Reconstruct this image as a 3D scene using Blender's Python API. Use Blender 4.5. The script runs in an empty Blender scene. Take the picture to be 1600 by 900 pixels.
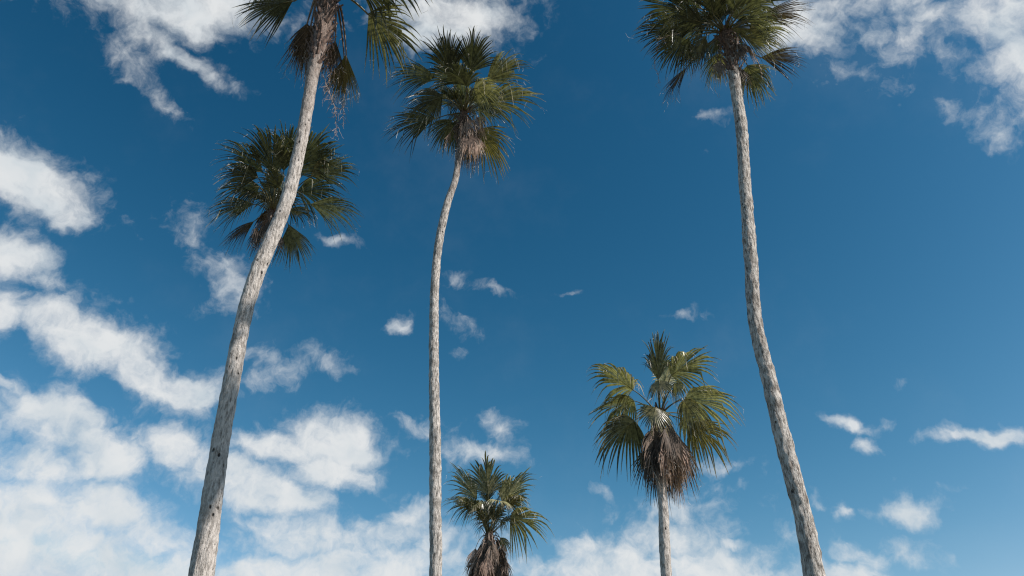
import bpy, math, random
from mathutils import Vector, noise, Matrix
R = math.radians
sc = bpy.context.scene
C = sc.collection
random.seed(7)

# ---------------------------------------------------------------- camera
F = 1256.0                    # focal length in pixels of the 1600 px wide photograph
PITCH = R(35.0)
EYE = Vector((0, 0, 1.6))
cd = bpy.data.cameras.new('camera')
cam = bpy.data.objects.new('camera', cd); C.objects.link(cam)
cam.location = EYE
cam.rotation_euler = (R(90) + PITCH, 0, 0)
cd.sensor_width = 36.0
cd.lens = 36.0 * F / 1600.0
cd.clip_end = 20000
sc.camera = cam
AX, AU, AF = Vector((1, 0, 0)), Vector((0, -math.sin(PITCH), math.cos(PITCH))), Vector((0, math.cos(PITCH), math.sin(PITCH)))

def ray(x, y):
    return AF + AX * ((x - 800) / F) + AU * ((450 - y) / F)
def at(x, y, Y):              # the point seen at photo pixel x, y on the upright plane world y = Y
    r = ray(x, y)
    return EYE + r * (Y / r.y)
def atd(x, y, d):             # the same at distance d
    return EYE + ray(x, y).normalized() * d

# ---------------------------------------------------------------- light, view
SUN_EL, SUN_AZ = R(39), math.atan2(0.90, -0.43)      # azimuth measured from +Y towards +X
sundir = Vector((math.sin(SUN_AZ) * math.cos(SUN_EL), math.cos(SUN_AZ) * math.cos(SUN_EL), math.sin(SUN_EL)))
sl = bpy.data.lights.new('sun', 'SUN'); sl.energy = 5.0; sl.angle = R(0.5); sl.color = (1.0, 0.94, 0.87)
sun = bpy.data.objects.new('sun', sl); C.objects.link(sun)
sun.rotation_euler = sundir.to_track_quat('Z', 'Y').to_euler()
sun.location = (20, -10, 40)
sc.view_settings.view_transform = 'Standard'
sc.view_settings.look = 'None'
sc.view_settings.exposure = 0
sc.view_settings.gamma = 1
sc.view_settings.use_curve_mapping = False
sc.cycles.filter_width = 1.2
sc.cycles.max_bounces = 5
sc.cycles.diffuse_bounces = 3

# ---------------------------------------------------------------- sky
W = bpy.data.worlds.new("World"); sc.world = W; W.use_nodes = True
nt = W.node_tree; nt.nodes.clear()
class G:                       # tiny node helper
    def __init__(s, nt): s.nt = nt
    def n(s, typ, ins=None, **kw):
        nd = s.nt.nodes.new(typ)
        for k, v in kw.items(): setattr(nd, k, v)
        for k, v in (ins or {}).items():
            if isinstance(v, bpy.types.NodeSocket): s.nt.links.new(v, nd.inputs[k])
            else: nd.inputs[k].default_value = v
        return nd
    def m(s, op, a, b=0.0, c=None, clamp=False):
        d = {0: a, 1: b}
        if c is not None: d[2] = c
        return s.n('ShaderNodeMath', d, operation=op, use_clamp=clamp).outputs[0]
    def vm(s, op, a, b=None):
        d = {0: a}
        if b is not None: d[1] = b
        return s.n('ShaderNodeVectorMath', d, operation=op)
    def noise(s, vec, scale, detail=4, rough=0.5, dist=0.0):
        return s.n('ShaderNodeTexNoise', {'Vector': vec, 'Scale': scale, 'Detail': detail, 'Roughness': rough, 'Distortion': dist})
    def ramp(s, fac, a, b, lo=0.0, hi=1.0, smooth=True):
        return s.n('ShaderNodeMapRange', {0: fac, 1: a, 2: b, 3: lo, 4: hi}, interpolation_type='SMOOTHSTEP' if smooth else 'LINEAR').outputs[0]
    def mix(s, fac, a, b, blend='MIX'):
        nd = s.nt.nodes.new('ShaderNodeMix'); nd.data_type = 'RGBA'; nd.blend_type = blend
        for i, v in ((0, fac), (6, a), (7, b)):
            if isinstance(v, bpy.types.NodeSocket): s.nt.links.new(v, nd.inputs[i])
            elif i and len(v) == 3: nd.inputs[i].default_value = (*v, 1)
            else: nd.inputs[i].default_value = v
        return nd.outputs[2]
g = G(nt)
tc = g.n('ShaderNodeTexCoord')
dirv = tc.outputs['Generated']
sky = g.n('ShaderNodeTexSky', sky_type='NISHITA', sun_disc=False, sun_elevation=SUN_EL, sun_rotation=SUN_AZ,
          altitude=200, air_density=1.0, dust_density=0.6, ozone_density=3.0)
# deep, polarised-looking blue
skc = g.n('ShaderNodeGamma', {0: sky.outputs[0], 1: 1.35}).outputs[0]
skc = g.mix(1.0, skc, (0.62, 0.92, 0.85), 'MULTIPLY')
sx = g.n('ShaderNodeSeparateColor', {0: skc})
ch = [g.m('MINIMUM', g.m('MULTIPLY', g.m('POWER', sx.outputs[i], p), a), mxv) for i, (p, a, mxv) in enumerate(((2.27, 1.1, 3.6), (1.34, .695, 5.2), (1.23, .585, 6.9)))]
skc = g.n('ShaderNodeCombineColor', {0: ch[0], 1: ch[1], 2: ch[2]}).outputs[0]

# clouds: soft patches placed by direction, broken up by fractal noise
w1 = g.noise(dirv, 7.0, 3, 0.5)
w2 = g.noise(dirv, 28.0, 4, 0.55)
wv = g.vm('SUBTRACT', w1.outputs['Color'], (0.5, 0.5, 0.5)).outputs[0]
wv = g.n('ShaderNodeVectorMath', {0: wv, 'Scale': 0.035}, operation='SCALE').outputs[0]
wv2 = g.vm('SUBTRACT', w2.outputs['Color'], (0.5, 0.5, 0.5)).outputs[0]
wv2 = g.n('ShaderNodeVectorMath', {0: wv2, 'Scale': 0.034}, operation='SCALE').outputs[0]
wd = g.vm('ADD', g.vm('ADD', dirv, wv).outputs[0], wv2).outputs[0]
PATCH = [
 # upper left
 (265,2,125,50,4,1.2),(305,42,75,36,0,.85),(180,75,58,40,35,.58),(235,60,62,38,20,.7),(305,108,75,20,22,.85),(345,120,30,16,0,.6),(262,160,70,20,42,.5),
 # left
 (20,275,58,36,20,1.1),(68,300,60,34,25,1.15),(106,326,38,34,0,1.1),(12,397,42,32,10,1.05),(60,435,45,22,25,.65),
 (155,345,30,16,20,.38),(275,330,40,24,10,.33),(320,365,75,42,50,.52),(348,415,75,52,60,.55),(120,460,55,22,10,.35),(175,470,35,15,0,.3),
 # first band
 (-5,495,44,34,10,1.0),(95,508,85,34,14,1.0),(150,540,90,38,20,1.2),(218,578,72,32,32,1.1),(292,613,68,32,12,1.15),
 # second band
 (0,590,42,18,35,.8),(60,634,64,28,22,.95),(112,658,74,38,25,1.1),(165,705,65,45,42,1.1),(60,725,85,36,10,.95),(-5,665,26,22,0,.6),
 (40,800,110,55,10,1.1),(165,790,100,45,28,.95),(240,838,75,42,28,.85),(60,885,150,50,0,1.2),(220,892,110,36,5,.95),
 # third band
 (290,705,70,38,15,1.05),(350,740,80,40,20,1.1),(420,770,85,36,15,1.15),(430,695,90,28,12,1.1),(500,680,60,42,20,1.1),(545,690,50,48,0,1.1),(515,735,75,34,10,1.05),
 (400,555,60,30,20,.52),(425,590,60,34,-10,.56),(530,570,55,17,18,.54),(480,655,40,18,10,.6),
 # along the bottom left
 (420,825,70,26,20,.7),(490,850,110,40,5,.95),(580,845,110,36,-5,.95),(640,800,60,36,-10,.9),(560,890,190,38,0,1.15),(400,898,100,26,0,1.0),(710,870,45,36,20,.75),(670,850,50,40,0,.9),
 # small ones, middle
 (620,510,30,18,0,.72),(708,435,28,20,0,.5),(770,455,38,15,10,.5),(722,503,48,24,38,.6),(714,556,28,20,0,.42),(782,551,32,9,8,.32),(880,460,28,8,5,.5),
 (1064,488,30,13,-10,.6),(525,377,40,12,8,.45),(590,352,22,16,-30,.38),(650,660,60,20,20,.45),(745,715,80,26,10,.7),(795,680,42,22,40,.6),(790,720,50,24,0,.75),
 (1112,182,32,16,-10,.5),(1085,215,30,14,30,.3),(1100,235,18,10,0,.35),(1200,493,16,8,0,.3),(945,765,28,14,0,.42),(895,735,22,8,0,.3),(1115,728,42,16,0,.55),
 # bottom middle
 (920,850,70,30,-10,.85),(970,870,110,42,0,1.0),(1060,850,90,42,0,.95),(1050,800,55,42,20,.75),(1020,895,190,36,0,1.15),(1120,880,110,34,0,.9),(1150,853,30,11,0,.8),(835,885,60,34,20,.85),(860,840,40,20,30,.4),
 # right
 (1320,660,48,13,6,.78),(1350,690,20,14,0,.85),(1385,657,18,10,-20,.5),(1500,687,45,10,2,.85),(1550,686,58,12,-3,1.0),(1420,797,45,22,-8,.9),(1375,805,30,14,10,.5),
 (1321,801,18,14,0,.85),(1280,790,26,9,5,.4),(1250,835,40,22,20,.5),(1420,600,18,9,0,.3),(1350,865,50,24,10,.75),(1415,865,45,22,5,.6),(1320,890,80,26,0,.85),(1210,893,50,14,0,.6),(1480,765,28,10,-15,.35),(1385,745,18,8,0,.28),(1160,755,16,8,0,.3),
 # upper middle and right
 (700,25,115,50,5,1.1),(650,60,55,32,0,.9),(770,25,50,34,30,.6),(760,75,40,26,40,.4),
 (1250,45,70,44,20,1.0),(1310,10,80,32,0,.85),(1370,62,56,34,40,.55),(1415,68,64,40,-30,.62),(1470,22,70,24,10,.6),(1465,75,42,30,20,.56),(1340,110,60,16,20,.5),
 (1570,28,70,54,0,1.0),(1592,88,60,50,0,.95),(1520,60,46,34,0,.55),(1595,150,54,44,0,.6),(1510,175,60,24,15,.5),(1555,205,50,26,30,.5),(1395,100,20,16,0,.45),(1275,125,28,14,20,.35),
 (690,-55,120,60,0,1.1),(240,-65,170,55,0,1.1),(1470,-65,240,55,0,.9),(-150,660,100,180,0,1.0),(1000,1000,700,70,0,1.1),(200,1010,500,80,0,1.2),
]
acc = None
for (px_, py_, rx, ry, an, amp) in PATCH:
    c = ray(px_, py_).normalized()
    side = AU.cross(-c).normalized(); up = (-c).cross(side).normalized()   # tangent frame at that direction
    if side.dot(AX) < 0: side.negate()
    if up.dot(AU) < 0: up.negate()
    a = R(-an)
    u = side * math.cos(a) + up * math.sin(a); v = -side * math.sin(a) + up * math.cos(a)
    if amp < .7: rx *= 1.3; ry *= 1.2
    k = (AF.dot(c)) * F                      # pixels per radian (roughly) in that direction
    M3 = Matrix((u * (k / rx), v * (k / ry), c * 1.0))   # rows: into patch space
    # offsets so that p = 0 at c, and the far side of the sky is outside
    d1 = g.vm('SUBTRACT', wd, tuple(c)).outputs[0]
    comps = [g.vm('DOT_PRODUCT', d1, tuple(M3[i] * 1.12)).outputs['Value'] for i in range(2)]
    q = g.m('MULTIPLY', comps[0], comps[0])
    q = g.m('MULTIPLY_ADD', comps[1], comps[1], q)
    ap = min(1.2, amp ** (1.2 if amp > .8 else 1.0))
    f = g.m('DIVIDE', 1.75 * (ap * .8 + .2), g.m('ADD', q, 1.0))
    f = g.m('SUBTRACT', f, 0.66 + 0.08 * (1.0 - min(1.0, ap)))
    acc = f if acc is None else g.n('ShaderNodeMath', {0: acc, 1: f, 2: 0.15}, operation='SMOOTH_MAX').outputs[0]
front = g.vm('DOT_PRODUCT', dirv, tuple(AF)).outputs['Value']
lowc = g.noise(dirv, 3.2, 3, 0.5).outputs[0]
wild = g.ramp(lowc, 0.50, 0.78, -0.6, 0.8)
acc = g.m('MAXIMUM', acc, -0.6)
facf = g.ramp(front, 0.72, 0.80, 0, 1)
nd = g.n('ShaderNodeMix', {0: facf, 2: wild, 3: acc}, data_type='FLOAT'); acc = nd.outputs[0]
# fractal break-up
nz = g.noise(wd, 16.0, 9, 0.60).outputs[0]
nz2 = g.noise(wd, 55.0, 6, 0.62).outputs[0]
fb = g.m('MULTIPLY_ADD', g.m('SUBTRACT', nz, 0.5), 1.75, g.m('MULTIPLY', g.m('SUBTRACT', nz2, 0.5), 0.95))
dens = g.m('ADD', g.m('MINIMUM', acc, 0.92), fb)
alpha = g.ramp(dens, 0.0, 1.15)
veil = g.ramp(g.noise(dirv, 4.5, 7, 0.62).outputs[0], 0.48, 0.75, 0.0, 0.03)
alpha = g.m('MAXIMUM', g.m('MULTIPLY', alpha, 0.96), veil)
toward = g.vm('ADD', wd, tuple(sundir * 0.022)).outputs[0]
nza = g.noise(wd, 11.0, 4, 0.5).outputs[0]
nzs = g.noise(toward, 11.0, 4, 0.5).outputs[0]
shade = g.m('MULTIPLY_ADD', g.m('SUBTRACT', nza, nzs), 1.3, 0.6)
ccol = g.mix(g.ramp(shade, 0.25, 0.75), (5.9, 6.6, 7.1), (7.9, 8.05, 8.1))
final = g.mix(alpha, skc, ccol)
bg = g.n('ShaderNodeBackground', {0: final, 1: 0.10})
out = g.n('ShaderNodeOutputWorld', {0: bg.outputs[0]})
W.cycles.sampling_method = 'MANUAL'; W.cycles.sample_map_resolution = 512

# ---------------------------------------------------------------- materials
def new_mat(name):
    m = bpy.data.materials.new(name); m.use_nodes = True; m.node_tree.nodes.clear()
    return m, G(m.node_tree)

def leaf_mat(name, dark, light, tip, trans=0.28, tipstart=0.72, rough=0.42, tipamt=1.0):
    m, g = new_mat(name)
    uv = g.n('ShaderNodeUVMap').outputs[0]
    sp = g.n('ShaderNodeSeparateXYZ', {0: uv})
    oi = g.n('ShaderNodeObjectInfo')
    tcn = g.n('ShaderNodeTexCoord').outputs['Object']
    nz = g.noise(tcn, 9.0, 4, 0.6).outputs[0]
    seg = g.noise(g.vm('MULTIPLY', uv, (47.0, 0.6, 0.0)).outputs[0], 1.0, 2, 0.5).outputs[0]
    mixf = g.m('ADD', g.m('MULTIPLY', nz, 0.6), g.m('MULTIPLY', seg, 0.7))
    col = g.mix(g.ramp(mixf, 0.45, 0.85), dark, light)
    vary = g.m('MULTIPLY_ADD', oi.outputs['Random'], 1.0, 0.55)
    hs = g.n('ShaderNodeHueSaturation', {'Value': vary, 'Color': col}).outputs[0]
    dry = g.ramp(g.m('ADD', sp.outputs[1], g.m('MULTIPLY', g.m('SUBTRACT', seg, 0.5), 0.45)), tipstart, 1.0, 0, tipamt)
    col = g.mix(dry, hs, tip)
    pr = g.n('ShaderNodeBsdfPrincipled', {'Base Color': col, 'Roughness': rough, 'Specular IOR Level': 0.55})
    tcol = g.mix(1.0, col, (1.1, 1.2, 0.65), 'MULTIPLY')
    tr = g.n('ShaderNodeBsdfTranslucent', {0: tcol})
    mx = g.n('ShaderNodeMixShader', {0: trans, 1: pr.outputs[0], 2: tr.outputs[0]})
    g.n('ShaderNodeOutputMaterial', {0: mx.outputs[0]})
    return m
M = {}
M['green'] = leaf_mat('leaf_green', (0.018, 0.025, 0.015), (0.19, 0.185, 0.10), (0.42, 0.36, 0.25), 0.2, 0.86, .27)
M['olive'] = leaf_mat('leaf_olive', (0.058, 0.062, 0.030), (0.42, 0.37, 0.19), (0.50, 0.42, 0.29), 0.26, 0.80, .32)
M['yellow'] = leaf_mat('leaf_yellowing', (0.11, 0.09, 0.03), (0.26, 0.20, 0.07), (0.42, 0.32, 0.18), 0.30, 0.7)
M['dead'] = leaf_mat('leaf_dead', (0.028, 0.020, 0.015), (0.165, 0.115, 0.085), (0.36, 0.26, 0.20), 0.12, 0.7, 0.7)
M['tan'] = leaf_mat('leaf_tan', (0.13, 0.08, 0.06), (0.44, 0.30, 0.23), (0.52, 0.38, 0.30), 0.12, 0.7, 0.7)

def simple_mat(name, a, b, scale, rough, stretch=(1, 1, 1), bump=0.0):
    m, g = new_mat(name)
    tcn = g.n('ShaderNodeTexCoord').outputs['Object']
    v = g.vm('MULTIPLY', tcn, stretch).outputs[0]
    nz = g.noise(v, scale, 5, 0.6).outputs[0]
    col = g.mix(g.ramp(nz, 0.35, 0.65), a, b)
    d = {'Base Color': col, 'Roughness': rough}
    if bump:
        d['Normal'] = g.n('ShaderNodeBump', {'Height': nz, 'Strength': bump, 'Distance': 0.02}).outputs[0]
    pr = g.n('ShaderNodeBsdfPrincipled', d)
    g.n('ShaderNodeOutputMaterial', {0: pr.outputs[0]})
    return m
M['petiole'] = simple_mat('petiole', (0.10, 0.10, 0.045), (0.24, 0.20, 0.10), 6, 0.45)
M['petiole_dry'] = simple_mat('petiole_dry', (0.14, 0.09, 0.065), (0.36, 0.27, 0.21), 6, 0.6)
M['fibre'] = simple_mat('fibre', (0.45, 0.40, 0.33), (0.75, 0.70, 0.62), 5, 0.6)
M['boot'] = simple_mat('leaf_base', (0.06, 0.035, 0.025), (0.26, 0.155, 0.11), 10, 0.75, (1, 1, 1), 0.5)
M['husk'] = simple_mat('husk', (0.22, 0.13, 0.10), (0.55, 0.37, 0.29), 12, 0.75)
M['stalk'] = simple_mat('stalk', (0.25, 0.17, 0.13), (0.55, 0.42, 0.34), 8, 0.7)

def bark_mat(name, pale, mid, dark, amount, crown_dark):
    m, g = new_mat(name)
    uv = g.n('ShaderNodeUVMap').outputs[0]          # u round the trunk in metres, v along it in metres
    sp = g.n('ShaderNodeSeparateXYZ', {0: uv})
    tcn = g.n('ShaderNodeTexCoord').outputs['Object']
    st = g.vm('MULTIPLY', tcn, (1, 1, 0.22)).outputs[0]
    streak = g.noise(st, 24.0, 6, 0.62).outputs[0]
    fine = g.noise(g.vm('MULTIPLY', tcn, (1, 1, 0.35)).outputs[0], 55.0, 5, 0.65).outputs[0]
    blot = g.noise(tcn, 2.6, 5, 0.62).outputs[0]
    col = g.mix(g.ramp(streak, 0.36, 0.60), mid, pale)
    f2 = g.ramp(g.m('MULTIPLY_ADD', fine, 0.5, g.m('MULTIPLY', streak, 0.5)), 0.47, 0.38)
    col = g.mix(g.m('MULTIPLY', f2, 0.65), col, dark)
    col = g.mix(g.m('MULTIPLY', g.ramp(blot, 0.50, 0.68), amount), col, mid)
    wob = g.m('MULTIPLY_ADD', blot, 0.5, sp.outputs[1])
    ring = g.n('ShaderNodeTexNoise', {'W': g.m('MULTIPLY', wob, 9.0), 'Scale': 1.0, 'Detail': 3.0, 'Roughness': .6}, noise_dimensions='1D').outputs[0]
    col = g.mix(g.m('MULTIPLY', g.ramp(ring, 0.54, 0.68), 0.42), col, mid)
    # pits and knots
    vo = g.n('ShaderNodeTexVoronoi', {'Vector': g.vm('MULTIPLY', tcn, (1, 1, 0.55)).outputs[0], 'Scale': 7.5})
    pit = g.m('MULTIPLY', g.ramp(vo.outputs['Distance'], 0.20, 0.10), g.ramp(blot, 0.45, 0.60))
    col = g.mix(pit, col, (0.03, 0.024, 0.02))
    # weathered rusty skin left under the crown, plus painted skirt shade on bark_slim (v counts down from the top)
    top = g.ramp(g.m('ADD', sp.outputs[1], g.m('MULTIPLY', streak, 0.9)), crown_dark + 0.9, 0.55)
    col = g.mix(top, col, g.mix(g.ramp(fine, 0.4, 0.6), (0.07, 0.045, 0.035), (0.30, 0.20, 0.155)))
    h = g.m('ADD', g.m('MULTIPLY', streak, 0.6), g.m('MULTIPLY', fine, 0.4))
    h = g.m('SUBTRACT', h, g.m('MULTIPLY', pit, 0.5))
    bp = g.n('ShaderNodeBump', {'Height': h, 'Strength': 1.0, 'Distance': 0.07}).outputs[0]
    pr = g.n('ShaderNodeBsdfPrincipled', {'Base Color': col, 'Roughness': 0.85, 'Specular IOR Level': 0.2, 'Normal': bp})
    g.n('ShaderNodeOutputMaterial', {0: pr.outputs[0]})
    return m
M['bark_head'] = bark_mat('bark_pale', (0.72, 0.65, 0.59), (0.36, 0.32, 0.285), (0.10, 0.085, 0.07), 0.5, 6.8)
M['bark_slim'] = bark_mat('bark_slim', (0.70, 0.635, 0.575), (0.24, 0.215, 0.19), (0.07, 0.06, 0.05), 0.75, 4.8)  # dark top runs lower here, painting the shadow under the skirt into the bark
M['bark_pale'] = bark_mat('bark_pale', (0.72, 0.65, 0.59), (0.36, 0.32, 0.285), (0.12, 0.10, 0.085), 0.45, 0.7)
M['bark_grey'] = bark_mat('bark_grey', (0.62, 0.56, 0.50), (0.30, 0.27, 0.24), (0.09, 0.075, 0.065), 0.75, 0.9)
M['bark_rough'] = bark_mat('bark_rough', (0.72, 0.655, 0.59), (0.24, 0.205, 0.175), (0.08, 0.065, 0.055), 0.55, 2.1)

# ---------------------------------------------------------------- helpers
def tag(o, label=None, cat=None, group=None, kind=None):
    if label: o['label'] = label
    if cat: o['category'] = cat
    if group: o['group'] = group
    if kind: o['kind'] = kind
    return o

class MB:
    def __init__(s): s.v = []; s.f = []; s.uv = []
    def add(s, pts): i = len(s.v); s.v.extend(pts); return i
    def face(s, idx, uvs): s.f.append(idx); s.uv.extend(uvs)
    def tube(s, pts, rad, n=5, flat=1.0):
        k = len(pts)
        prev = None
        base = len(s.v)
        for i, p in enumerate(pts):
            t = (pts[min(i + 1, k - 1)] - pts[max(i - 1, 0)]).normalized()
            ref = Vector((0, 0, 1)) if abs(t.z) < 0.9 else Vector((1, 0, 0))
            if prev is None: a = t.cross(ref).normalized()
            else: a = (prev - t * prev.dot(t)).normalized()
            prev = a; b = t.cross(a)
            r = rad[i] if isinstance(rad, (list, tuple)) else rad
            for j in range(n):
                w = 2 * math.pi * j / n
                s.v.append(p + a * (math.cos(w) * r) + b * (math.sin(w) * r * flat))
        for i in range(k - 1):
            for j in range(n):
                q = (j + 1) % n
                s.face((base + i * n + j, base + i * n + q, base + (i + 1) * n + q, base + (i + 1) * n + j), [(0, 0)] * 4)
        s.face(tuple(base + j for j in range(n))[::-1], [(0, 0)] * n)
        s.face(tuple(base + (k - 1) * n + j for j in range(n)), [(0, 0)] * n)
    def strip(s, pts, wid, side, u=0.5, v0=0.0, v1=1.0):
        k = len(pts); base = len(s.v)
        for i, p in enumerate(pts):
            w = wid[i] if isinstance(wid, (list, tuple)) else wid
            s.v.append(p - side * w); s.v.append(p + side * w)
        for i in range(k - 1):
            a = v0 + (v1 - v0) * i / (k - 1); b = v0 + (v1 - v0) * (i + 1) / (k - 1)
            s.face((base + 2 * i, base + 2 * i + 1, base + 2 * i + 3, base + 2 * i + 2), [(u, a), (u, a), (u, b), (u, b)])
    def build(s, name, mat, parent=None, origin=None, smooth=False):
        o0 = Vector(origin) if origin is not None else Vector((0, 0, 0))
        me = bpy.data.meshes.new(name)
        me.from_pydata([tuple(p - o0) for p in s.v], [], s.f)
        ul = me.uv_layers.new(name='UVMap')
        flat = []
        for u in s.uv: flat.extend(u)
        ul.data.foreach_set('uv', flat)
        me.materials.append(mat)
        if smooth: me.polygons.foreach_set('use_smooth', [True] * len(me.polygons))
        me.update()
        o = bpy.data.objects.new(name, me); C.objects.link(o)
        o.location = o0
        if parent is not None:
            o.parent = parent
            pl = Vector((0, 0, 0)); q = parent
            while q is not None: pl += q.location; q = q.parent
            o.location = o0 - pl
        return o

def bez(a, b, c, t): return a * (1 - t) ** 2 + b * (2 * t * (1 - t)) + c * t * t
UP = Vector((0, 0, 1))

def frond(tree, base, hub, tip, mat='green', spread=78, face=0.55, droop=0.18, arch=0.22, n=29, roll=0.0,
          name='frond', fold=0.18, pet_arc=0.18, split=0.56, fibres=14, ragged=0.5, seed=None, short=0.45, label=None, pw=1.0, dry_pet=False):
    rn = random.Random(seed if seed is not None else random.random())
    ax = tip - hub; L = ax.length; ax.normalize()
    view = (hub - EYE).normalized()
    N = UP * (1 - face) + view * face
    N = N - ax * N.dot(ax)
    if N.length < 1e-3: N = Vector((0, -1, 0)) - ax * ax.y * -1
    N.normalize()
    N = Matrix.Rotation(R(roll), 3, ax) @ N
    lat = N.cross(ax).normalized()
    th = R(spread); mb = MB()
    sa, sb = (rn.uniform(.55, 1.0), rn.uniform(.55, 1.0)) if ragged <= .5 else (1, 1)
    if abs(sa - sb) > .35: sb = sa + (.2 if sb > sa else -.2)
    cost = 0.30 * L
    ST = [0, .14, .3, .46, .6, .74, .87, 1.0]
    ends = []
    gap = rn.uniform(-th * .6, th * .6)
    for i in range(n):
        t0 = th * (-sa + (sa + sb) * i / n); t1 = th * (-sa + (sa + sb) * (i + 1) / n); tm = (t0 + t1) / 2
        fr = abs(tm) / th
        ln = L * (1 - short * fr ** 1.6) * rn.uniform(0.88, 1.05)
        if rn.random() < 0.06 * ragged: ln *= rn.uniform(0.5, 0.8)
        # the costa carries the bases of the middle segments out into the blade
        def cb(t):
            s_ = max(0.0, 1 - abs(t) / th)
            k = cost * s_ * s_
            return hub + ax * k + UP * (arch * L * 0.5 * (k / L) * (1 - k / L) * 2)
        lm = ln - cost * max(0, 1 - fr) ** 2
        sp_ = split * rn.uniform(0.85, 1.15)
        tipdr = rn.uniform(0.02, 0.10 + 0.30 * ragged) * L
        twist = rn.uniform(-0.06, 0.06) * L
        sag = droop * (0.25 + 1.3 * math.sin(min(abs(tm), math.pi / 2)) ** 2) * L
        broke = rn.random() < 0.22 * ragged
        idx = len(mb.v); u = rn.random()
        hw_s = (th * (sa + sb) / 2 / n) * sp_ * lm * 1.03
        for s_ in ST:
            d0, d1, dm = [ax * math.cos(t) + lat * math.sin(t) for t in (t0, t1, tm)]
            b0, b1, bm = cb(t0), cb(t1), cb(tm)
            off = N * (fold * abs(math.sin(tm)) * lm * s_ * (1 - 0.5 * s_))
            off = off - UP * (sag * (s_ ** 2.2)) + UP * (arch * lm * (s_ - s_ * s_))
            k2 = max(0.0, s_ - 0.55) / 0.45
            off = off - UP * (tipdr * k2 * k2) + lat * (twist * k2 * k2)
            if broke and s_ > 0.6:
                back = (s_ - 0.6) * lm
                off = off - dm * (back * 0.75) - UP * (back * 0.85)
            mid = bm + dm * (lm * s_) + off
            mid_off = N * (0.5 * min(hw_s, (th * (sa + sb) / 2 / n) * lm * max(s_, .1)))
            if s_ <= sp_:
                pl = b0 + d0 * (lm * s_) + off; pr = b1 + d1 * (lm * s_) + off
            else:
                q = (s_ - sp_) / (1 - sp_)
                w = hw_s * max(0.06, (1 - q ** 1.6))
                sd = (d1 - d0).normalized()
                pl = mid - sd * w; pr = mid + sd * w
            mb.v.extend((pl, mid + mid_off, pr))
        for k in range(len(ST) - 1):
            a = idx + 3 * k
            va, vb = ST[k], ST[k + 1]
            mb.face((a, a + 1, a + 4, a + 3), [(u, va), (u, va), (u, vb), (u, vb)])
            mb.face((a + 1, a + 2, a + 5, a + 4), [(u, va), (u, va), (u, vb), (u, vb)])
        ends.append((mb.v[idx + 3 * 4 + 1], mb.v[idx + 3 * 7 + 1]))
    o = mb.build(name, M[mat], tree, origin=hub)
    if label: o['label'] = label
    # petiole
    pb = MB()
    bl = (hub - base).length
    cpt = (base + hub) / 2 + UP * (bl * pet_arc)
    K = 9
    pts = [bez(base, cpt, hub, i / (K - 1)) for i in range(K)]
    # run on into the blade as the costa
    for k in (0.5, 1.0):
        kk = cost * k * 0.9
        pts.append(hub + ax * kk + UP * (arch * L * (kk / L) * (1 - kk / L)) - N * 0.008)
    rad = [0.034 - 0.016 * i / (K - 1) for i in range(K)] + [0.012, 0.004]
    pb.tube(pts, [r * pw for r in rad], 6, 0.6)
    pb.build('petiole', M['petiole_dry' if dry_pet else 'petiole'], o, origin=base, smooth=True)
    # loose fibres between the segment tips
    if fibres:
        fb = MB()
        for k in range(fibres):
            a, b = rn.choice(ends)
            p = a.lerp(b, rn.uniform(0.0, 1.0))
            q = [p]; dr = (b - a).normalized() * 0.6 + Vector((rn.uniform(-1, 1), rn.uniform(-1, 1), rn.uniform(-1.2, .3)))
            ln = rn.uniform(0.12, 0.38) * min(1, L)
            for _ in range(5):
                dr = dr.normalized() + Vector((rn.uniform(-.7, .7), rn.uniform(-.7, .7), rn.uniform(-.9, .3)))
                q.append(q[-1] + dr.normalized() * ln / 5)
            fb.strip(q, [0.0045, 0.004, 0.0035, 0.003, 0.003, 0.002], Vector((rn.uniform(-1, 1), rn.uniform(-.4, .4), rn.uniform(-1, 1))).normalized())
        tag(fb.build('leaf_fibre', M['fibre'], o, origin=hub), kind='stuff')
    return o

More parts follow.
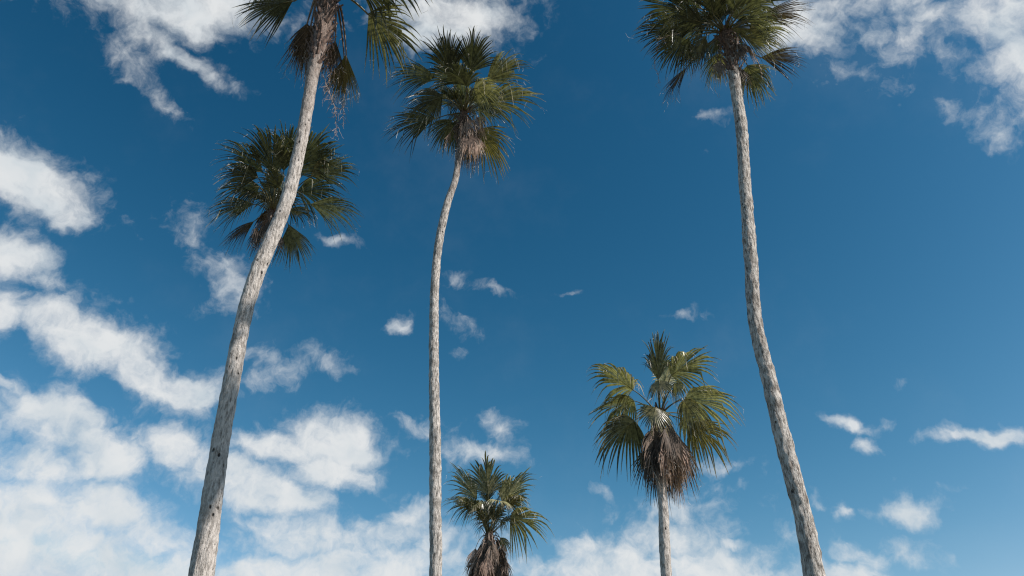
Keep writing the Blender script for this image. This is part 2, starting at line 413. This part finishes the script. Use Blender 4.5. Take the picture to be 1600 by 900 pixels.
def trunk_mesh(tree, pts, rads, mat, seed, rough=1.0):
    """pts from ground to crown; smooth path, knobbly bark"""
    # cumulative Catmull-Rom
    P = [pts[0]] + pts + [pts[-1] + (pts[-1] - pts[-2])]
    Rr = [rads[0]] + rads + [rads[-1]]
    path = []
    for i in range(1, len(P) - 2):
        p0, p1, p2, p3 = P[i - 1:i + 3]
        m = max(2, int((p2 - p1).length / 0.045))
        for k in range(m):
            t = k / m; t2 = t * t; t3 = t2 * t
            q = 0.5 * ((2 * p1) + (p2 - p0) * t + (2 * p0 - 5 * p1 + 4 * p2 - p3) * t2 + (3 * p1 - p0 - 3 * p2 + p3) * t3)
            path.append((q, Rr[i] * (1 - t) + Rr[i + 1] * t))
    path.append((P[-2], Rr[-2]))
    NS = 40
    mb = MB()
    L = sum((path[i + 1][0] - path[i][0]).length for i in range(len(path) - 1))
    run = 0.0
    off = Vector((seed * 13.1, seed * 7.7, seed * 3.3))
    for i, (p, r) in enumerate(path):
        if i: run += (p - path[i - 1][0]).length
        t = (path[min(i + 1, len(path) - 1)][0] - path[max(i - 1, 0)][0]).normalized()
        a = (AX - t * t.x).normalized(); b = t.cross(a)
        for j in range(NS):
            w = 2 * math.pi * j / NS
            dirn = a * math.cos(w) + b * math.sin(w)
            q = Vector((math.cos(w) * r, math.sin(w) * r, run))
            n1 = noise.noise(Vector((q.x * 3, q.y * 3, q.z * 1.1)) + off)
            n2 = noise.noise(Vector((q.x * 14, q.y * 14, q.z * 4.5)) + off)
            n3 = noise.noise(Vector((q.x * 34, q.y * 34, q.z * 11)) + off)
            n4 = noise.noise(Vector((q.x * 4, q.y * 4, q.z * 9)) + off)
            ring = noise.noise(Vector((0, 0, q.z * 8)) + off)
            d = r * (0.07 * n1 + rough * (0.05 * n2 - 0.075 * max(0, 0.25 - abs(n2)) + 0.035 * n3 + 0.03 * n4 + 0.012 * ring))
            mb.v.append(p + dirn * (r + d))
        if i:
            b0 = (i - 1) * NS; b1 = i * NS
            va, vb = L - run + 0.0, L - run
            for j in range(NS):
                q2 = (j + 1) % NS
                mb.face((b0 + j, b0 + q2, b1 + q2, b1 + j), [(j / NS, va), ((j + 1) / NS, va), ((j + 1) / NS, vb), (j / NS, vb)])
    k = len(path) - 1
    mb.face(tuple(k * NS + j for j in range(NS)), [(0, 0)] * NS)
    return mb.build('trunk', M[mat], tree, origin=pts[0], smooth=True), path

def make_tree(label, Y, prof, mat, seed, rough=1.5, group='palms rising against the sky'):
    """prof: list of (x, y, width px) from the bottom of the picture to the crown top, all on the plane world y = Y"""
    pts = []; rads = []
    for (x, y, w) in prof:
        p = at(x, y, Y); dep = (p - EYE).dot(AF)
        pts.append(p); rads.append(w / 2 / F * dep)
    p0 = pts[0]; sl = (pts[1] - pts[0]).normalized()
    foot = Vector((p0.x - sl.x / max(.2, sl.z) * p0.z * 0.55, Y, 0.0))
    low = Vector(((p0.x + foot.x) / 2 - sl.x * 0.1, Y, p0.z / 2))
    kn = foot + Vector((0, 0, 0.35))
    pts = [foot + Vector((0, 0, -0.2)), kn, low] + pts
    rads = [rads[0] * 1.65, rads[0] * 1.35, rads[0] * 1.08] + rads
    t = bpy.data.objects.new('palm_tree', None); C.objects.link(t); t.location = foot
    t.empty_display_size = 0.5
    tag(t, label, 'palm tree', group)
    tr, path = trunk_mesh(t, pts, rads, mat, seed, rough)
    return t, path

boot_mesh = None
def leaf_bases(tree, path, length, count, mat='boot', seed=1, out=0.06):
    """the stubs of old leaf stalks spiralling round the top of a trunk"""
    rn = random.Random(seed)
    acc_ = 0; seq = []
    for i in range(len(path) - 1, 0, -1):
        seq.append((acc_, path[i][0], path[i][1], (path[i][0] - path[i - 1][0]).normalized()))
        acc_ += (path[i][0] - path[i - 1][0]).length
        if acc_ > length: break
    global boot_mesh
    if boot_mesh is None:
        mb = MB()
        # a split, tapering strap standing off the trunk; local z up, x across, y outward
        prof = [(0, .050, .0), (.10, .045, .02), (.20, .030, .05), (.30, .020, .10)]
        for (z, w, o_) in prof:
            mb.v.extend([Vector((-w, o_, z)), Vector((0, o_ + w * .55, z)), Vector((w, o_, z)), Vector((0, o_ - .012, z))])
        for k in range(3):
            for j in range(4):
                a = 4 * k + j; b = 4 * k + (j + 1) % 4
                mb.face((a, b, b + 4, a + 4), [(0, 0)] * 4)
        mb.face((12, 13, 14, 15), [(0, 0)] * 4)
        tmp = mb.build('leaf_base', M['boot']); boot_mesh = tmp.data
        bpy.data.objects.remove(tmp)
    for k in range(count):
        s_, p, r, t = seq[int((k + rn.random()) / count * len(seq)) % len(seq)]
        ang = k * 2.399 + rn.uniform(-.2, .2)
        a = (AX - t * t.x).normalized(); b = t.cross(a)
        o_ = a * math.cos(ang) + b * math.sin(ang)
        x = o_.cross(t).normalized()
        rot = Matrix((x, o_, t)).transposed().to_4x4()
        ob = bpy.data.objects.new('leaf_base', boot_mesh); C.objects.link(ob)
        ob.parent = tree
        sc_ = rn.uniform(.7, 1.25)
        tilt = Matrix.Rotation(rn.uniform(-.3, .3), 4, 'Y') @ Matrix.Rotation(rn.uniform(-.35, .1), 4, 'X')
        ob.matrix_local = Matrix.Translation(p + o_ * (r * 0.93) - tree.location) @ rot @ tilt @ Matrix.Scale(sc_, 4)

def crown(tree, apex, specs, D, default='green', base_r=0.10, apx=None, wide=1.15, grow=.04, **kw):
    """specs: (hub px, tip px, hub offset m, tip offset m, options)"""
    if apx is None:
        v = apex - EYE; apx = (800 + F * v.dot(AX) / v.dot(AF), 450 - F * v.dot(AU) / v.dot(AF))
    for k, (hx, hy, tx, ty, dh, dt, op) in enumerate(specs):
        o_ = dict(mat=default, seed=tree.location.x * 3 + k); o_.update(kw); o_.update(op)
        if 'base' not in o_ and 'dead' not in o_.get('name', ''):
            hx += (apx[0] - hx) * .15; hy += (apx[1] - hy) * .15; dh *= .9
            tx += (tx - apx[0]) * grow; ty += (ty - apx[1]) * grow
            if 'droop' in o_: o_['droop'] *= .7
            if o_.get('spread', 78) < 86: o_['spread'] = min(112, o_.get('spread', 78) * wide)
        hub = atd(hx, hy, D + dh); tip = atd(tx, ty, D + dt)
        b = o_.pop('base', None)
        if b is None:
            rad = hub - apex; rad.z = 0
            rad = rad.normalized() * base_r if rad.length > 1e-3 else Vector((0, 0, 0))
            bp = apex + rad - UP * 0.15
        else:
            bp = atd(b[0], b[1], D + (b[2] if len(b) > 2 else 0))
        frond(tree, bp, hub, tip, **o_)

def filler(tree, apex, count, seed, rmin=0.9, rmax=1.25, blade=1.0, elmin=-10, elmax=75, default='green', azr=(0, 360), **kw):
    rn = random.Random(seed)
    for k in range(count):
        az = R(azr[0] + (azr[1] - azr[0]) * ((k * 0.618034 + rn.random() * .08) % 1.0))
        el = R(elmin + (elmax - elmin) * ((k + rn.random()) / count))
        d = Vector((math.cos(az) * math.cos(el), math.sin(az) * math.cos(el), math.sin(el)))
        hub = apex + d * rn.uniform(rmin, rmax)
        d2 = Vector((d.x, d.y, d.z - rn.uniform(.25, .6))).normalized()
        tip = hub + d2 * blade * rn.uniform(.85, 1.1)
        o_ = dict(mat=default, seed=seed * 50 + k, face=0.0, spread=rn.uniform(65, 95), roll=rn.uniform(-18, 18)); o_.update(kw)
        frond(tree, apex + Vector((d.x, d.y, 0)) * 0.1 - UP * .12, hub, tip, **o_)

def skirt(tree, path, count, seed, start, length, plen, blade, flare=0.25, mat='dead', azc=None, azw=180, **kw):
    """dead leaves hanging down against the trunk below the crown"""
    rn = random.Random(seed)
    for k in range(count):
        s_ = start + length * (k / max(1, count - 1))
        acc_ = 0; i = len(path) - 1
        while i > 1 and acc_ < s_:
            acc_ += (path[i][0] - path[i - 1][0]).length; i -= 1
        p, r = path[i]
        az = k * 2.399 + rn.uniform(-.3, .3) if azc is None else R(azc + rn.uniform(-azw, azw))
        o_ = Vector((math.cos(az), math.sin(az), 0))
        b = p + o_ * r * 0.8
        pl = plen * rn.uniform(.7, 1.2)
        hub = b + o_ * (pl * .42 + rn.uniform(0, flare * .5)) - UP * pl * .75
        tip = hub + o_ * rn.uniform(-.12, flare) * .8 - UP * blade * rn.uniform(.8, 1.15) + Vector((rn.uniform(-.1, .1), rn.uniform(-.1, .1), 0))
        op = dict(mat=mat, spread=rn.uniform(26, 55), droop=0.03, arch=rn.uniform(0, .12), n=16, fold=rn.uniform(-.5, .3), pet_arc=.55, fibres=6,
                  ragged=0.7, name='dead_frond', seed=seed * 77 + k, roll=rn.uniform(-60, 60), face=0.5, dry_pet=True)
        if mat == 'dead' and rn.random() < .18: op['mat'] = 'tan'
        op.update(kw)
        frond(tree, b, hub, tip, **op)

def flower_stalk(tree, pts, seed, twigs=26, tw=0.35, name='dry_flower_stalk', r=0.008):
    rn = random.Random(seed); mb = MB()
    K = 24; P = []
    for i in range(K):
        t = i / (K - 1) * (len(pts) - 1); k = min(int(t), len(pts) - 2); u = t - k
        u = u * u * (3 - 2 * u) * .5 + u * .5
        P.append(pts[k].lerp(pts[k + 1], u) + Vector((rn.uniform(-.02, .02), rn.uniform(-.02, .02), rn.uniform(-.02, .02))))
    mb.tube(P, [r * (1.2 - .8 * i / K) for i in range(K)], 4)
    for k in range(twigs):
        p = P[rn.randrange(int(K * .2), K)]
        q = [p]; d = Vector((rn.uniform(-1, 1), rn.uniform(-1, 1), rn.uniform(-1, .4)))
        ln = tw * rn.uniform(.4, 1.2)
        for _ in range(6):
            d = d.normalized() + Vector((rn.uniform(-.8, .8), rn.uniform(-.8, .8), rn.uniform(-.9, .5)))
            q.append(q[-1] + d.normalized() * ln / 6)
        mb.tube(q, [.005, .0045, .004, .0035, .003, .0025, .002], 3)
    return mb.build(name, M['stalk'], tree, origin=pts[0])

# ---------------------------------------------------------------- ground
mg, g = new_mat('ground')
tcn = g.n('ShaderNodeTexCoord').outputs['Object']
a = g.noise(tcn, 0.15, 6, 0.6).outputs[0]; b = g.noise(tcn, 6.0, 6, 0.7).outputs[0]
col = g.mix(g.ramp(a, .4, .6), (0.045, 0.06, 0.02), (0.12, 0.10, 0.06))
col = g.mix(g.ramp(b, .3, .7), col, (0.07, 0.065, 0.035))
bp = g.n('ShaderNodeBump', {'Height': b, 'Strength': .5, 'Distance': .05}).outputs[0]
g.n('ShaderNodeOutputMaterial', {0: g.n('ShaderNodeBsdfPrincipled', {'Base Color': col, 'Roughness': .95, 'Normal': bp}).outputs[0]})
mb = MB()
NG = 60
def gc(i): 
    t = (i / NG) * 2 - 1
    return (abs(t) ** 3 * 6000 + abs(t) * 40) * (1 if t > 0 else -1)
for i in range(NG + 1):
    for j in range(NG + 1):
        x, y = gc(i), gc(j)
        z = 0.05 * noise.noise(Vector((x * .2, y * .2, 0)))
        mb.v.append(Vector((x, y, z)))
for i in range(NG):
    for j in range(NG):
        k = i * (NG + 1) + j
        mb.face((k, k + NG + 1, k + NG + 2, k + 1), [(0, 0)] * 4)
gr = mb.build('ground', mg); tag(gr, kind='structure')

# ---------------------------------------------------------------- trees
def dep(p): return (p - EYE).length

# tree A: the big leaning trunk at left
tA, pathA = make_tree('tall leaning palm with the thickest pale trunk, crown cut off by the top left edge', 12.3,
    [(314,900,39),(327,811,35),(343,700,28),(359,611,26),(380,500,24.5),(393,453,24),(408,411,23.5),(427,367,22.5),(452,300,21.5),(472.5,211,19),(488,122,19),(501,60,22),(513,0,27),(519,-25,22)], 'bark_head', 1)
apA = pathA[-1][0]; DA = dep(apA)
crown(tA, apA, [
    (450,6,374,24,-.2,-.5,dict(spread=60,droop=.06,face=.8,short=.5,pw=1.2,fibres=8)),
    (584,30,648,94,.0,.1,dict(spread=62,droop=.2,face=.6,short=.45,mat='olive',pw=1.4)),
    (566,-14,640,-4,-.2,-.3,dict(spread=85,droop=.5,face=.2)),
    (500,-70,470,-150,-.6,-1.0,dict(spread=80)),
    (560,-70,620,-130,-.5,-.9,dict(spread=80)),
    (470,-50,390,-80,.2,.3,dict(spread=75)),
    (520,-80,530,-170,.2,.2,dict(spread=75)),
    (590,-40,690,-70,.6,.8,dict(spread=75)),
    (430,-30,360,-50,.9,1.3,dict(spread=75)),
    # hanging dead leaves under the head
    (486,38,478,122,-.35,-.3,dict(mat='dead',spread=42,droop=.1,arch=.02,face=.9,fold=.1,name='dead_frond',dry_pet=True,base=(496,-4),pet_arc=.4,ragged=1,short=.2,pw=1.1,fibres=26)),
    (492,36,486,128,.1,.15,dict(mat='dead',spread=34,droop=.1,arch=.02,face=.9,name='dead_frond',dry_pet=True,base=(490,-4),pet_arc=.5,ragged=1,fibres=20)),
    (480,36,474,112,-.3,-.25,dict(mat='dead',spread=44,droop=.05,arch=.02,face=.9,name='dead_frond',dry_pet=True,base=(494,-4),pet_arc=.4,ragged=1,fibres=16)),
    (496,30,492,108,-.4,-.35,dict(mat='dead',spread=32,droop=.05,arch=.02,face=.9,name='dead_frond',dry_pet=True,base=(503,-6),pet_arc=.4,ragged=1,fibres=16)),
    (478,44,466,116,-.2,-.2,dict(mat='dead',spread=30,droop=.05,arch=.02,face=.9,name='dead_frond',dry_pet=True,base=(492,-2),pet_arc=.5,ragged=1,fibres=20)),
    (538,92,528,156,-.1,-.1,dict(mat='tan',spread=34,short=.2,droop=.02,arch=.02,face=.9,name='dead_frond',dry_pet=True,base=(527,10),pet_arc=.2,fibres=24,n=22,ragged=1)),
    (524,62,516,128,-.35,-.35,dict(mat='dead',spread=26,short=.2,droop=.02,arch=.02,face=.9,name='dead_frond',dry_pet=True,base=(524,4),pet_arc=.2,fibres=18,n=20,ragged=1)),
    (541,84,535,164,-.2,-.2,dict(mat='yellow',spread=36,short=.2,droop=.02,arch=.02,face=.9,name='dead_frond',dry_pet=True,base=(531,8),pet_arc=.25,label='folded yellow dying frond',fibres=30,n=30)),
    ], DA)
leaf_bases(tA, pathA, 3.2, 95, seed=3)
# ragged husk strips peeling down the right side of the head
hb = MB(); rn = random.Random(5)
for k in range(150):
    y0 = rn.uniform(0, 100); x0 = 519 - (y0 - 20) * .12 + rn.uniform(-7, 8)
    p = atd(x0, y0, DA - .30 + rn.uniform(-.06, .15)); ln = rn.uniform(.15, .5)
    q = [p]; d = Vector((-.12, 0, -1))
    for _ in range(4):
        d = d.normalized() + Vector((rn.uniform(-.35, .35), rn.uniform(-.35, .35), rn.uniform(-.3, .1)))
        q.append(q[-1] + d.normalized() * ln / 4)
    hb.strip(q, [.012, .016, .013, .008, .003], Vector((1, rn.uniform(-.8, .8), rn.uniform(-.3, .3))).normalized(), u=rn.random())
tag(hb.build('husk_strip', M['husk'], tA, origin=atd(515, 40, DA)), kind='stuff')
flower_stalk(tA, [atd(505,118,DA-.4), atd(516,150,DA-.9), atd(524,175,DA-1.2), atd(526,205,DA-1.6)], 4, 46, .42)
flower_stalk(tA, [atd(533,60,DA-.2), atd(520,95,DA-.4), atd(514,125,DA-.5), atd(507,140,DA-.6)], 6, 30, .35)
flower_stalk(tA, [atd(536,155,DA-.2), atd(537,175,DA-.4), atd(536,200,DA-.6)], 9, 14, .3)

# tree B: behind A
tB, pathB = make_tree('palm whose crown spreads behind the leaning trunk at left', 21.0,
    [(316,900,12),(331,800,12),(345,700,12),(363,600,12),(383,500,12),(398,440,12),(411,400,12),(421,350,13),(427,326,12)], 'bark_grey', 2)
apB = pathB[-1][0]; DB = dep(apB)
crown(tB, apB, [
    (430,268,398,192,-.6,-1.1,dict(spread=85)),
    (446,262,450,190,-.4,-.8,dict(spread=85)),
    (412,262,346,220,-.5,-.9,dict(spread=80)),
    (400,270,343,272,-.9,-1.4,dict(spread=80)),
    (402,285,342,306,-.3,-.4,dict(spread=80,droop=.4)),
    (395,318,326,338,.2,.3,dict(spread=62,droop=.15,face=.7)),
    (398,345,346,389,.5,.9,dict(spread=24,mat='dead',name='dead_frond',droop=.05,face=.7)),
    (462,262,515,202,-.5,-1.0,dict(spread=85)),
    (490,255,530,228,-.1,-.1,dict(spread=80)),
    (495,268,557,264,-.5,-.6,dict(spread=72,droop=.2,face=.75,mat='olive')),
    (470,296,535,300,.5,.8,dict(spread=80,droop=.35)),
    (492,317,561,338,.1,.2,dict(spread=66,droop=.25,face=.8,mat='olive',fibres=26)),
    (454,353,457,412,.3,.3,dict(spread=75,droop=.05,arch=.0,face=.9,mat='olive',short=.15,fibres=20,fold=.05)),
    (440,290,410,258,-1.1,-1.6,dict(spread=85)),
    (424,322,404,395,.2,.2,dict(mat='dead',spread=34,droop=.05,face=.8,name='dead_frond',dry_pet=True)),
    (426,326,410,400,-.1,-.1,dict(mat='tan',spread=22,droop=.05,face=.8,name='dead_frond',dry_pet=True)),
    ], DB, wide=.78, grow=.06)
filler(tB, apB, 9, 23, .15, .5, 1.1, 10, 80)
skirt(tB, pathB, 5, 22, .1, .5, .5, .9)
leaf_bases(tB, pathB, .9, 18, seed=8)

# tree C: centre
tC, pathC = make_tree('tall slender palm with a long thin trunk standing left of centre', 19.6,
    [(680.7,900,20),(680.3,800,19),(680,700,18),(678.5,600,16),(678,500,14.5),(680,440,13.5),(685,384,12.8),(696.5,327,12),(704,303,11.2),(711,283,10.5),(715,260,9.5),(720,225,10),(724,185,12),(726,172,10)], 'bark_slim', 3)
apC = pathC[-1][0]; DC = dep(apC)
crown(tC, apC, [
    (700,113,688,42,-.5,-.9,dict(spread=80,face=.75,droop=.1)),
    (737,105,742,42,-.3,-.8,dict(spread=85,face=.75,droop=.1)),
    (764,122,822,88,-.2,-.4,dict(spread=60,face=.7,droop=.12,mat='olive')),
    (760,161,843,150,.0,.1,dict(spread=62,face=.4,droop=.25,mat='olive',fibres=26)),
    (742,132,784,150,-1.1,-1.6,dict(spread=90,face=.8,droop=.4,mat='olive')),
    (678,113,609,118,-.3,-.5,dict(spread=70,face=.6,droop=.25)),
    (686,146,636,182,-.8,-1.2,dict(spread=80,face=.6,droop=.4,mat='green')),
    (674,188,606,208,.2,.2,dict(spread=62,face=.7,droop=.22)),
    (704,190,680,232,.2,.4,dict(spread=80,face=.6,droop=.3)),
    (712,190,712,245,.5,.6,dict(spread=60,face=.7,droop=.1)),
    (750,208,784,264,.0,.0,dict(spread=80,face=.8,droop=.1,mat='yellow',fibres=26,ragged=.7)),
    (712,125,670,70,.1,-.1,dict(spread=85)),
    (730,130,700,95,-1.2,-1.9,dict(spread=90,face=.4)),
    (738,198,742,266,-.35,-.4,dict(mat='tan',spread=42,face=.9,droop=.03,arch=.02,name='dead_frond',dry_pet=True,label='dead pinkish tan frond hanging down',fibres=20,n=34)),
    (730,205,732,268,-.1,-.1,dict(mat='tan',spread=30,face=.9,droop=.03,arch=.02,name='dead_frond',dry_pet=True)),
    (722,205,722,264,.1,.1,dict(mat='dead',spread=34,face=.9,droop=.03,arch=.02,name='dead_frond',dry_pet=True)),
    ], DC, wide=.88, grow=.05)
filler(tC, apC, 10, 33, .15, .5, 1.1, 10, 80)
skirt(tC, pathC, 7, 32, .1, .9, .5, .9)
skirt(tC, pathC, 4, 34, .2, .9, .6, 1.1, flare=.5, mat='tan', azc=-35, azw=45)
leaf_bases(tC, pathC, 1.8, 36, seed=9)

# tree D: right
tD, pathD = make_tree('tall palm with rough grey trunk bending to the right, crown touching the top edge', 14.0,
    [(1273,900,32),(1253.5,800,28),(1227,700,27),(1203.5,600,23.5),(1180,500,21.5),(1173,400,21),(1165,300,18.5),(1158.5,200,18),(1151,150,17.5),(1144.5,100,17),(1137,65,19),(1132,45,15)], 'bark_rough', 4, 1.7)
apD = pathD[-1][0]; DD = dep(apD)
crown(tD, apD, [
    (1072,14,1003,12,-.6,-.9,dict(spread=75,face=.6)),
    (1068,50,998,50,-.2,-.3,dict(spread=72,face=.7,droop=.15)),
    (1066,62,1030,100,-.5,-.5,dict(spread=88,face=.85,droop=.25)),
    (1098,58,1084,92,-.8,-1.0,dict(spread=80,face=.8,mat='olive')),
    (1074,104,1033,163,.2,.3,dict(mat='dead',spread=24,droop=.04,face=.8,name='dead_frond',dry_pet=True,label='dead brown folded frond pointing down to the left')),
    (1124,88,1112,132,.4,.5,dict(spread=75,face=.8,droop=.1,mat='olive')),
    (1188,28,1264,16,-.2,-.2,dict(mat='dead',spread=42,face=.5,droop=.12,label='brown drying frond pointing right')),
    (1176,46,1236,42,.1,.2,dict(spread=66,face=.5,droop=.3,mat='olive')),
    (1188,90,1260,101,.2,.3,dict(mat='dead',spread=38,short=.25,face=.8,droop=.08,name='dead_frond',dry_pet=True,base=(1146,74),pet_arc=.2,label='dead brown fan frond standing out to the right')),
    (1168,102,1196,164,-.2,-.2,dict(spread=68,face=.85,droop=.12,mat='olive',base=(1142,78),pet_arc=.5,fibres=36,ragged=.8)),
    (1166,58,1222,74,-.3,-.5,dict(mat='olive',spread=50,face=.6,droop=.2)),
    (1100,78,1058,104,-.3,-.4,dict(spread=50,mat='dead',face=.7,droop=.1,label='brownish ragged frond at lower left')),
    (1112,20,1106,-30,-.8,-1.4,dict(spread=85)),
    (1150,12,1170,-40,-.7,-1.3,dict(spread=85)),
    (1172,8,1222,-14,-.3,-.5,dict(spread=75)),
    (1090,8,1050,-34,-.4,-.8,dict(spread=80)),
    (1172,30,1214,28,-.9,-1.3,dict(spread=80,face=.5)),
    (1094,35,1046,22,-1.1,-1.6,dict(spread=80,face=.5)),
    (1096,40,1040,40,.5,.9,dict(spread=80)),
    ], DD, wide=.9, grow=.08)
filler(tD, apD, 10, 43, .15, .5, 1.05, 10, 80)
skirt(tD, pathD, 5, 44, .3, .8, .5, .8)
skirt(tD, pathD, 3, 45, .3, .5, .6, .8, mat='tan', azc=-40, azw=50)
leaf_bases(tD, pathD, 1.9, 50, seed=10)
flower_stalk(tD, [atd(1066,50,DD-.4), atd(1030,62,DD-.6), atd(1022,100,DD-.7), atd(1032,130,DD-.7)], 14, 26, .3)
flower_stalk(tD, [atd(1142,70,DD-.2), atd(1172,78,DD-.5), atd(1186,100,DD-.7), atd(1192,125,DD-.8)], 15, 3, .2, r=.02)

# tree E: shorter palm right of centre
tE, pathE = make_tree('medium palm with yellow green fans and brown hanging skirt, right of centre', 23.5,
    [(1041.5,900,17),(1038.5,850,17.5),(1036.7,800,16),(1034,760,15.5),(1032,700,15),(1030,660,17),(1030,640,13)], 'bark_pale', 5)
apE = pathE[-1][0]; DE = dep(apE)
crown(tE, apE, [
    (1028,586,1028,514,-.4,-.4,dict(spread=30,face=.8,droop=.05,fibres=10)),
    (1052,577,1116,556,-.2,-.3,dict(spread=60,face=.6,droop=.22)),
    (982,604,922,570,-.2,-.2,dict(spread=62,face=.35,droop=.42,fibres=24)),
    (984,624,930,658,.2,.3,dict(spread=60,face=.35,droop=.3)),
    (984,660,938,716,-.3,-.4,dict(spread=64,face=.7,droop=.35)),
    (1024,636,1014,672,-.8,-1.1,dict(spread=88,face=.95,droop=.0,arch=.1,n=26,short=.15)),
    (1030,588,1034,625,-.9,-1.3,dict(spread=82,face=.5,droop=.35)),
    (1058,592,1066,620,-.9,-1.2,dict(spread=70,face=.5,droop=.4)),
    (1077,618,1152,664,-.1,-.1,dict(spread=62,face=.75,droop=.25,fibres=24)),
    (1074,622,1088,664,-.6,-.7,dict(spread=60,face=.5,droop=.3)),
    (1088,668,1142,712,.2,.3,dict(spread=54,face=.7,droop=.25,mat='yellow',label='yellow drying frond low on the right')),
    (1040,590,1050,560,.6,.8,dict(spread=80)),
    (1078,650,1096,690,.2,.3,dict(spread=60,face=.6,droop=.3)),
    (1014,697,1004,766,-.1,-.1,dict(spread=44,face=.85,droop=.1,arch=.02,mat='dead',fibres=20,name='dead_frond')),
    (1060,684,1076,770,-.1,-.1,dict(spread=40,face=.85,droop=.05,arch=.02,mat='tan',fibres=24,name='dead_frond',dry_pet=True)),
    (1040,690,1044,785,-.35,-.4,dict(spread=26,face=.85,droop=.05,arch=.02,mat='dead',fibres=12,name='dead_frond',dry_pet=True)),
    (1026,690,1032,778,-.3,-.35,dict(spread=26,face=.85,droop=.05,arch=.02,mat='dead',fibres=12,name='dead_frond',dry_pet=True)),
    ], DE, default='olive', wide=1.35, grow=.07, ragged=.6, short=.55)
skirt(tE, pathE, 30, 52, .1, 1.2, .6, 1.25, flare=.10)
skirt(tE, pathE, 4, 53, .5, 1.0, .55, 1.2, flare=.18, mat='tan', azc=-15, azw=35)
leaf_bases(tE, pathE, .9, 22, seed=11)

# tree F: small palm at the bottom
tF, pathF = make_tree('smallest and farthest palm at the bottom centre, its shaggy skirt cut by the frame', 34.0,
    [(767,900,12),(766,870,12),(765,840,13),(764.5,830,10)], 'bark_pale', 6)
apF = pathF[-1][0]; DF = dep(apF)
crown(tF, apF, [
    (763,763,757,708,-.4,-.5,dict(spread=62,face=.85,droop=.04)),
    (788,780,832,735,-.1,-.1,dict(spread=48,face=.8,droop=.06)),
    (790,775,804,742,.3,.4,dict(spread=50)),
    (742,772,703,730,.0,.0,dict(spread=34,face=.8,droop=.1,fibres=24)),
    (738,788,694,780,-.3,-.4,dict(spread=58,face=.3,droop=.4)),
    (738,786,712,776,.5,.7,dict(spread=60,face=.3,droop=.4)),
    (778,775,785,790,-1.0,-1.9,dict(spread=88,face=.2,droop=.2)),
    (792,778,826,780,-.2,-.4,dict(spread=70,face=.4,droop=.4)),
    (803,808,860,822,.0,.0,dict(spread=72,face=.6,droop=.35,mat='olive',pet_arc=.1)),
    (745,780,735,800,-.9,-1.3,dict(spread=80,face=.3,droop=.4)),
    (785,842,796,862,.2,.3,dict(spread=50,face=.6,droop=.4,mat='olive')),
    ], DF, default='olive', fibres=16, wide=1.2, grow=.05, ragged=.6, short=.5)
filler(tF, apF, 9, 61, .9, 1.3, 1.1, 30, 80)
skirt(tF, pathF, 60, 62, .0, 2.6, .8, 1.2, flare=.4)
skirt(tF, pathF, 30, 63, .0, 2.2, .4, 1.1, flare=.2)
skirt(tF, pathF, 16, 64, .1, 1.8, .5, 1.1, flare=.2, azc=-90, azw=70)
filler(tF, apF, 8, 65, .3, .7, 1.1, 40, 85)
leaf_bases(tF, pathF, .6, 14, seed=12)

# a further palm of the row, right of and behind the viewer's shoulder: its crown and trunk shade the leaning trunk
tG = bpy.data.objects.new('palm_tree', None); C.objects.link(tG)
away = Vector((-sundir.y, sundir.x, 0)).normalized()
reach = sundir * (15.5 / math.cos(SUN_EL))
gp = []
for (x, y, sh) in ((314, 900, .62), (322, 850, .45), (334, 780, .16), (345, 700, .10), (350, 670, .11), (354, 645, .05), (357, 625, 0)):
    q = at(x, y, 12.3) + reach
    if away.x > 0: q -= away * sh
    else: q += away * sh
    gp.append(q)
sl_ = (gp[0] - gp[2])
ft = Vector((gp[0].x - .8, gp[0].y - .2, -.2))
tG.location = (ft.x, ft.y, 0)
tag(tG, 'tall palm standing beyond the right edge of the picture', 'palm tree', 'palms rising against the sky')
trG, pathG = trunk_mesh(tG, [ft, ft + Vector((0, 0, .6)), ft.lerp(gp[0], .5)] + gp, [.36, .26, .2] + [.15] * len(gp), 'bark_pale', 7)
top = gp[-1] + away * 0.0
filler(tG, top, 22, 71, .8, 1.15, 1.0, -40, 42)
skirt(tG, pathG, 7, 72, .1, .7, .5, .8)
